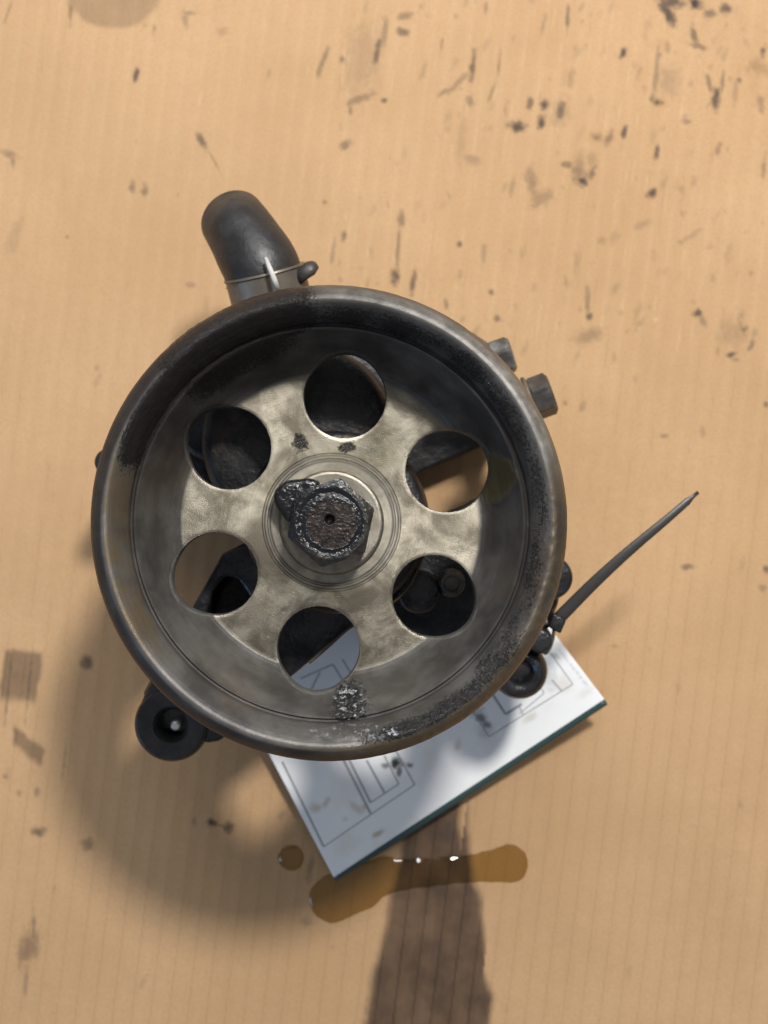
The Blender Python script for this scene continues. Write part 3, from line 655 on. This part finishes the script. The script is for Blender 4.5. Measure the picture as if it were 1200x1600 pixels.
d = cyl("dowel", Q2(275, 1133, 64), 2.4, 1.7, 44, 65.5, M['bright'], bev=.9, segs=32)
d.parent = arm

# lower-right block with the second ear
lr = prism("rear_bracket", [Q2(x, y, 50) for x, y in [(640, 815), (700, 800), (765, 772), (850, 820), (876, 868), (882, 900), (872, 945), (850, 1000), (845, 1050), (800, 1080), (700, 1040), (600, 985), (560, 940)]], 14, 52, M['cast'], pump, 3)
lr2 = cyl("x", Q2(862, 903, 58), 7.6, 7.0, 40, 58, M['cast'], bev=1.6)
lr3 = cyl("x", Q2(845, 1002, 60), 5.0, 4.0, 46, 60, M['housing'], bev=1.4)
lr4 = cyl("x", Q2(655, 925, 62), 8, 7, 45, 62, M['cast'], bev=1.4)
e2 = Q2(815, 1052, 56)
e2p = [(3.2, 40), (3.2, 51), (4.2, 54.2), (5.6, 55.2), (7.0, 54.8), (8.4, 53.2), (9.2, 50.5), (9.4, 46), (9.2, 40), (8, 38), (4, 38)]
v, f = lathe_arrays(resample(e2p, .8), 80, True); v = v+np.array([e2[0], e2[1], 0])
lr5 = link_mesh("x", v, f, M['cast'], pump); fix_normals(lr5)
bracket = join([lr, lr2, lr3, lr4, lr5], "rear_bracket"); bracket.data.set_sharp_from_angle(angle=R(40))
bracket['label'] = "black cast bracket with a round rubbery ear over the label"

def hex_bolt(name, head_c, axis, af, mat, flange_mat, headlen=6.5, shank=14, roll=0):
    """flanged hex bolt; head_c = centre of the outer face, axis = outward"""
    root = None
    prof_hex = []
    Rc = af/math.sqrt(3)
    V = []; Fc = []; n = 72
    th = [2*math.pi*i/n for i in range(n)]
    def ring(fn, z):
        for t in th:
            tt = (t-roll) % (math.pi/3)-math.pi/6; rh = min(Rc*math.cos(math.pi/6)/math.cos(tt), Rc*.975)
            r = fn(rh); V.append((r*math.cos(t), r*math.sin(t), z))
    ring(lambda rh: .01, -.7); ring(lambda rh: af*.30, -.7); ring(lambda rh: af*.36, 0); ring(lambda rh: af*.45, 0); ring(lambda rh: min(rh, af*.49), -.35)
    ring(lambda rh: rh, -1.0); ring(lambda rh: rh, -headlen+.1)
    nr = 7
    for i in range(nr-1):
        for k in range(n): k2 = (k+1) % n; Fc.append((i*n+k, (i+1)*n+k, (i+1)*n+k2, i*n+k2))
    o = link_mesh(name, V, Fc, mat, pump); fix_normals(o); o.data.set_sharp_from_angle(angle=R(28))
    fl = [(.01, -headlen+.05), (af*.50, -headlen+.05), (af*.62, -headlen-.6), (af*.64, -headlen-1.1), (af*.62, -headlen-1.9), (3.6, -headlen-1.9), (3.6, -headlen-shank)]
    v, f = lathe_arrays(resample(fl, 1.2), 48); fo = link_mesh("flange", v, f, flange_mat, o); fix_normals(fo); fo.data.set_sharp_from_angle(angle=R(35))
    o.location = Vector(head_c)*MM; o.rotation_euler = Vector(axis).to_track_quat('Z', 'Y').to_euler()
    return o
hex_bolt("hex_bolt", Q(863, 613, 54), (math.cos(R(20)), math.sin(R(20)), .12), 12.8, M['bolt'], M['clamp'], roll=R(10))
bb = hex_bolt("hex_bolt", Q(801, 552, 52), (math.cos(R(18)), math.sin(R(18)), .18), 11.0, M['bolt_pale'], M['clamp'], roll=R(22)); bb['label'] = "scuffed pale hex bolt above the darker one"
hb = hex_bolt("hex_bolt", Q(706, 912, 63), (0, 0, 1), 7.5, M['bolt'], M['bolt'], 4.5, 8)

# hose and clamp
hp = smooth_path([tuple(Q(432, 520, 56)), tuple(Q(424, 478, 60)), tuple(Q(411, 425, 63)), tuple(Q(391, 388, 60)), tuple(Q(378, 366, 57)), tuple(Q(364, 345, 51))], 12)
rr = []
for i in range(len(hp)):
    t = i/(len(hp)-1); rr.append(12.0-1.1*t**2+.5*math.exp(-((t-.45)/.18)**2))
hose = tube("rubber_hose", hp, rr, M['rubber'], pump, 48, caps=False)
sd = hose.modifiers.new('s', 'SOLIDIFY'); sd.thickness = 2.6*MM; sd.offset = -1; apply_mods(hose); hose.data.polygons.foreach_set('use_smooth', [True]*len(hose.data.polygons))
c0 = Q(423, 464, 61); c1 = Q(414, 428, 63); ax = (c1-c0).normalized()
def ring_on(name, c, axis, prof, mat, parent, segs=64):
    v, f = lathe_arrays(prof, segs, True); o = link_mesh(name, v, f, mat, parent); fix_normals(o)
    o.data.set_sharp_from_angle(angle=R(35)); o.location = Vector(c)*MM; o.rotation_euler = Vector(axis).to_track_quat('Z', 'Y').to_euler(); return o
clamp = ring_on("hose_clamp", (c0+c1)/2, ax, resample([(11.4, -4.6), (12.9, -4.5), (13.3, -4.1), (12.9, -3.7), (12.9, 0), (12.9, 3.6), (13.4, 4.0), (13.2, 4.6), (11.4, 4.7)], 1.0), M['clamp'], pump)
collar = ring_on("inlet_collar", Q(428, 492, 60), ax, resample([(10, -6), (12.9, -6), (13.3, -5.5), (13.3, 2), (12.8, 2.6), (11, 2.6)], 1.5), M['housing'], pump)
kn = tube("clamp_ear", [Q(462, 436, 68), Q(474, 428, 70), Q(483, 421, 70), Q(487, 415, 69), Q(488, 411, 68)], [2.6, 2.1, 2.5, 2.4, 1.4], M['rubber'], pump, 20, .6)
tb = tube("clamp_tongue", [Q(415, 402, 78), Q(422, 420, 79), Q(429, 437, 79), Q(434, 452, 78)], [.5, .75, .8, .75], M['tab'], pump, 12, .5)

# ------------------------------------------------------------------ cable tie
tie = bpy.data.objects.new("cable_tie", None); C.collection.objects.link(tie); tie.location = P(870, 972, 57)*MM; tie.empty_display_size = .01
T0 = P(870, 972, 57)
tag(tie, "black nylon cable tie with its long tail sticking out right above the label", "cable tie")
tpts = [P(868, 971, 57), P(930, 909, 59), P(985, 859, 60), P(1040, 813, 60), P(1091, 769, 59)]
tp2 = smooth_path([tuple(q-T0) for q in tpts], 6); nn = len(tp2)
tube("tail", tp2, [2.2-1.1*(i/(nn-1))-(0.5 if i > nn-3 else 0) for i in range(nn)], M['tie'], tie, 12, .32)
hd = prism("head", [(q.x-T0.x, q.y-T0.y) for q in (P(862, 956, 57), P(883, 968, 57), P(874, 989, 57), P(856, 979, 57))], -4, 3.2, M['cast'], tie, .6)
lp = smooth_path([tuple(q-T0) for q in (P(866, 975, 55), P(864, 995, 40), P(858, 1010, 27), P(850, 1015, 24), P(835, 1000, 30), P(828, 985, 42), P(838, 972, 56), P(856, 968, 58))], 6)
tube("loop", lp, 1.9, M['tie'], tie, 12, .3)

wp = smooth_path([tuple(P(x, y, h)) for x, y, h in ((484, 1036, 64), (503, 1020, 65), (520, 1005, 65), (546, 982, 66), (580, 962, 67), (612, 943, 68), (636, 920, 69), (650, 896, 70), (662, 868, 70))], 5)
wi = tube("wire", wp, .35, M['wire'], None, 8)
tag(wi, "thin brown wire seen curving behind the lower pulley holes", "wire")

# ------------------------------------------------------------------ label
LC = [(522, 1372, 4), (945, 1094, 15), (790, 889, 9), (350, 1045, 6)]     # A, B, C, D
def lab_px(u, v):
    a, b, c, d = [np.array(q, float) for q in LC]
    p = (1-u)*(1-v)*a+u*(1-v)*b+u*v*c+(1-u)*v*d
    return p
def lab(u, v, lift=0.0):
    p = lab_px(u, v); h = p[2]+1.6*math.sin(math.pi*v*.8)*(1-.5*u)-2.0*math.sin(math.pi*u)*(1-v)**2+(.6*math.sin(u*7+v*3))*min(1, v*4+.4)
    q = P(p[0], p[1]-3.0*math.sin(math.pi*min(1, max(0, u)))*(1-v)**3*0, h); q.z += lift
    return q
def lab_uv(px, py):
    u = v = .5
    for _ in range(30):
        p = lab_px(u, v); e = 1e-4
        du = (lab_px(u+e, v)-p)/e; dv = (lab_px(u, v+e)-p)/e
        A = np.array([[du[0], dv[0]], [du[1], dv[1]]]); s = np.linalg.solve(A, np.array([px-p[0], py-p[1]])); u += s[0]; v += s[1]
    return u, v
label = None
def build_label():
    NU, NV = 230, 150
    V = []; PXY = []
    for i in range(NU+1):
        for j in range(NV+1):
            u, v = i/NU, j/NV; V.append(lab(u, v)); PXY.append(lab_px(u, v)[:2])
    V = np.array([tuple(q) for q in V]); PXY = np.array(PXY); px, py = PXY.T
    n1 = NV+1; i = np.arange(NU)[:, None]; j = np.arange(NV)[None, :]
    f = np.stack([i*n1+j, (i+1)*n1+j, (i+1)*n1+j+1, i*n1+j+1], -1).reshape(-1, 4)
    sm = np.zeros(len(px)); be = np.zeros(len(px))
    for k, (x, y, rx, ry, an, st) in enumerate([(620, 1192, 13, 9, 0, 1), (603, 1196, 8, 5, 0, .7), (641, 1196, 5, 4, 0, .8), (624, 1205, 5, 8, 0, .8), (751, 1122, 9, 7, 20, .8), (760, 1131, 6, 9, -40, .75), (745, 1112, 14, 10, 30, .35), (757, 1140, 16, 14, 0, .18), (540, 1280, 5, 4, 0, .2), (866, 1024, 8, 4, 30, .35), (858, 1062, 12, 18, 0, .22)]):
        sm = np.maximum(sm, st*blob(px, py, x, y, rx*1.1, ry*1.1, an, 500+k, .55, 7, .6))
    for k, (x, y, rx, ry, an, st) in enumerate([(494, 1262, 10, 7, 0, .5), (510, 1254, 4, 8, 30, .5), (557, 1262, 16, 6, 40, .45), (569, 1262, 5, 9, 30, .6), (592, 1302, 10, 4, -28, .75), (715, 1164, 5, 9, 10, .4), (762, 1150, 16, 20, 0, .2), (880, 1068, 14, 12, 0, .25), (828, 1122, 12, 5, -30, .35), (540, 1318, 22, 14, -30, .16), (670, 1190, 12, 36, 20, .18), (915, 1082, 14, 6, -30, .16), (545, 1235, 26, 30, 0, .12)]):
        be = np.maximum(be, st*blob(px, py, x, y, rx*1.2, ry*1.2, an, 600+k, .5, 8, .8))
    o = link_mesh("paper_label", V, f, M['label'], attrs=dict(smudge=sm, beige=be))
    s = o.modifiers.new('s', 'SOLIDIFY'); s.thickness = .5*MM; s.offset = -1; apply_mods(o)
    o.data.polygons.foreach_set('use_smooth', [True]*len(o.data.polygons))
    tag(o, "white printed paper label with dark green edge lying under the pump", "label")
    # green edging along the lower long edge
    V = []; Fc = []; n = 60
    sec = [(-.4, .28), (-.4+1.2, .34), (1.7, .0), (2.1, -.8), (1.9, -1.5), (1.0, -1.5), (-.4, -.9)]
    A = lab(0, 0); B = lab(1, 0); dr = (B-A); nr = Vector((dr.y, -dr.x, 0)).normalized()
    for i in range(n+1):
        p = lab(i/n, 0); k = 1.0-.35*(1-min(1, i/n*4))
        for a, b in sec: q = p+nr*a*k; V.append((q.x, q.y, q.z+b*k))
    m = len(sec)
    for i in range(n):
        for k in range(m): k2 = (k+1) % m; Fc.append((i*m+k, i*m+k2, (i+1)*m+k2, (i+1)*m+k))
    Fc.append(tuple(range(m))); Fc.append(tuple(n*m+k for k in range(m))[::-1])
    g = link_mesh("edging", V, Fc, M['green'], o); fix_normals(g); g['label'] = "dark green strip along the label's lower edge"
    # printed rules
    V = []; Fc = []
    def rule(p0, p1, wd):
        a = lab_uv(*p0); b = lab_uv(*p1); k = max(3, int(math.dist(p0, p1)/6))
        pts = [lab(a[0]+(b[0]-a[0])*t/k, a[1]+(b[1]-a[1])*t/k, .07) for t in range(k+1)]
        d = (pts[-1]-pts[0]); s = Vector((-d.y, d.x, 0)).normalized()*wd/2
        base = len(V)
        for q in pts: V.append(tuple(q-s)); V.append(tuple(q+s))
        for t in range(k): Fc.append((base+2*t, base+2*t+2, base+2*t+3, base+2*t+1))
    for a, b, wd in [((441, 1190), (506, 1323), .75), ((506, 1323), (648, 1226), .42), ((648, 1226), (618, 1172), .5), ((533, 1180), (579, 1271), .9), ((545, 1186), (579, 1254), .8),
                     ((579, 1254), (623, 1225), .42), ((623, 1225), (600, 1180), .5), ((573, 1188), (601, 1239), .75), ((470, 1060), (520, 1038), .5), ((520, 1038), (545, 1078), .5), ((535, 1030), (565, 1080), .5), ((480, 1090), (500, 1050), .5),
                     ((764, 1151), (895, 1069), .40), ((764, 1151), (735, 1105), .5), ((895, 1069), (860, 1020), .35), ((812, 1115), (850, 1083), .35), ((850, 1083), (830, 1050), .35), ((878, 1080), (862, 1062), .5), ((790, 1116), (815, 1100), .9), ((790, 1116), (770, 1085), .9), ((818, 1118), (812, 1105), .4)]:
        rule(a, b, wd)
    g = link_mesh("printed_rules", V, Fc, M['ink'], o, smooth=False); g["kind"] = "stuff"
    V = []; Fc = []
    rng = random.Random(4)
    p0 = np.array([874., 1016.]); p1 = np.array([918., 1072.]); dd = (p1-p0)/np.linalg.norm(p1-p0); nn = np.array([-dd[1], dd[0]]); L = np.linalg.norm(p1-p0); s = 0
    while s < L:                                  # unreadably small line of print: short strokes
        c = p0+dd*s; hgt = rng.uniform(3.0, 4.6)
        rule(tuple(c-nn*hgt/2), tuple(c+nn*hgt/2), .26)
        if rng.random() < .6: c2 = c+nn*hgt/2*rng.choice((-1, 0, 1)); rule(tuple(c2), tuple(c2+dd*1.9), .26)
        s += rng.choice((2.4, 2.9, 3.3, 5.0))
    g = link_mesh("printed_text", V, Fc, M['ink_pale'], o, smooth=False); g["kind"] = "stuff"
build_label()
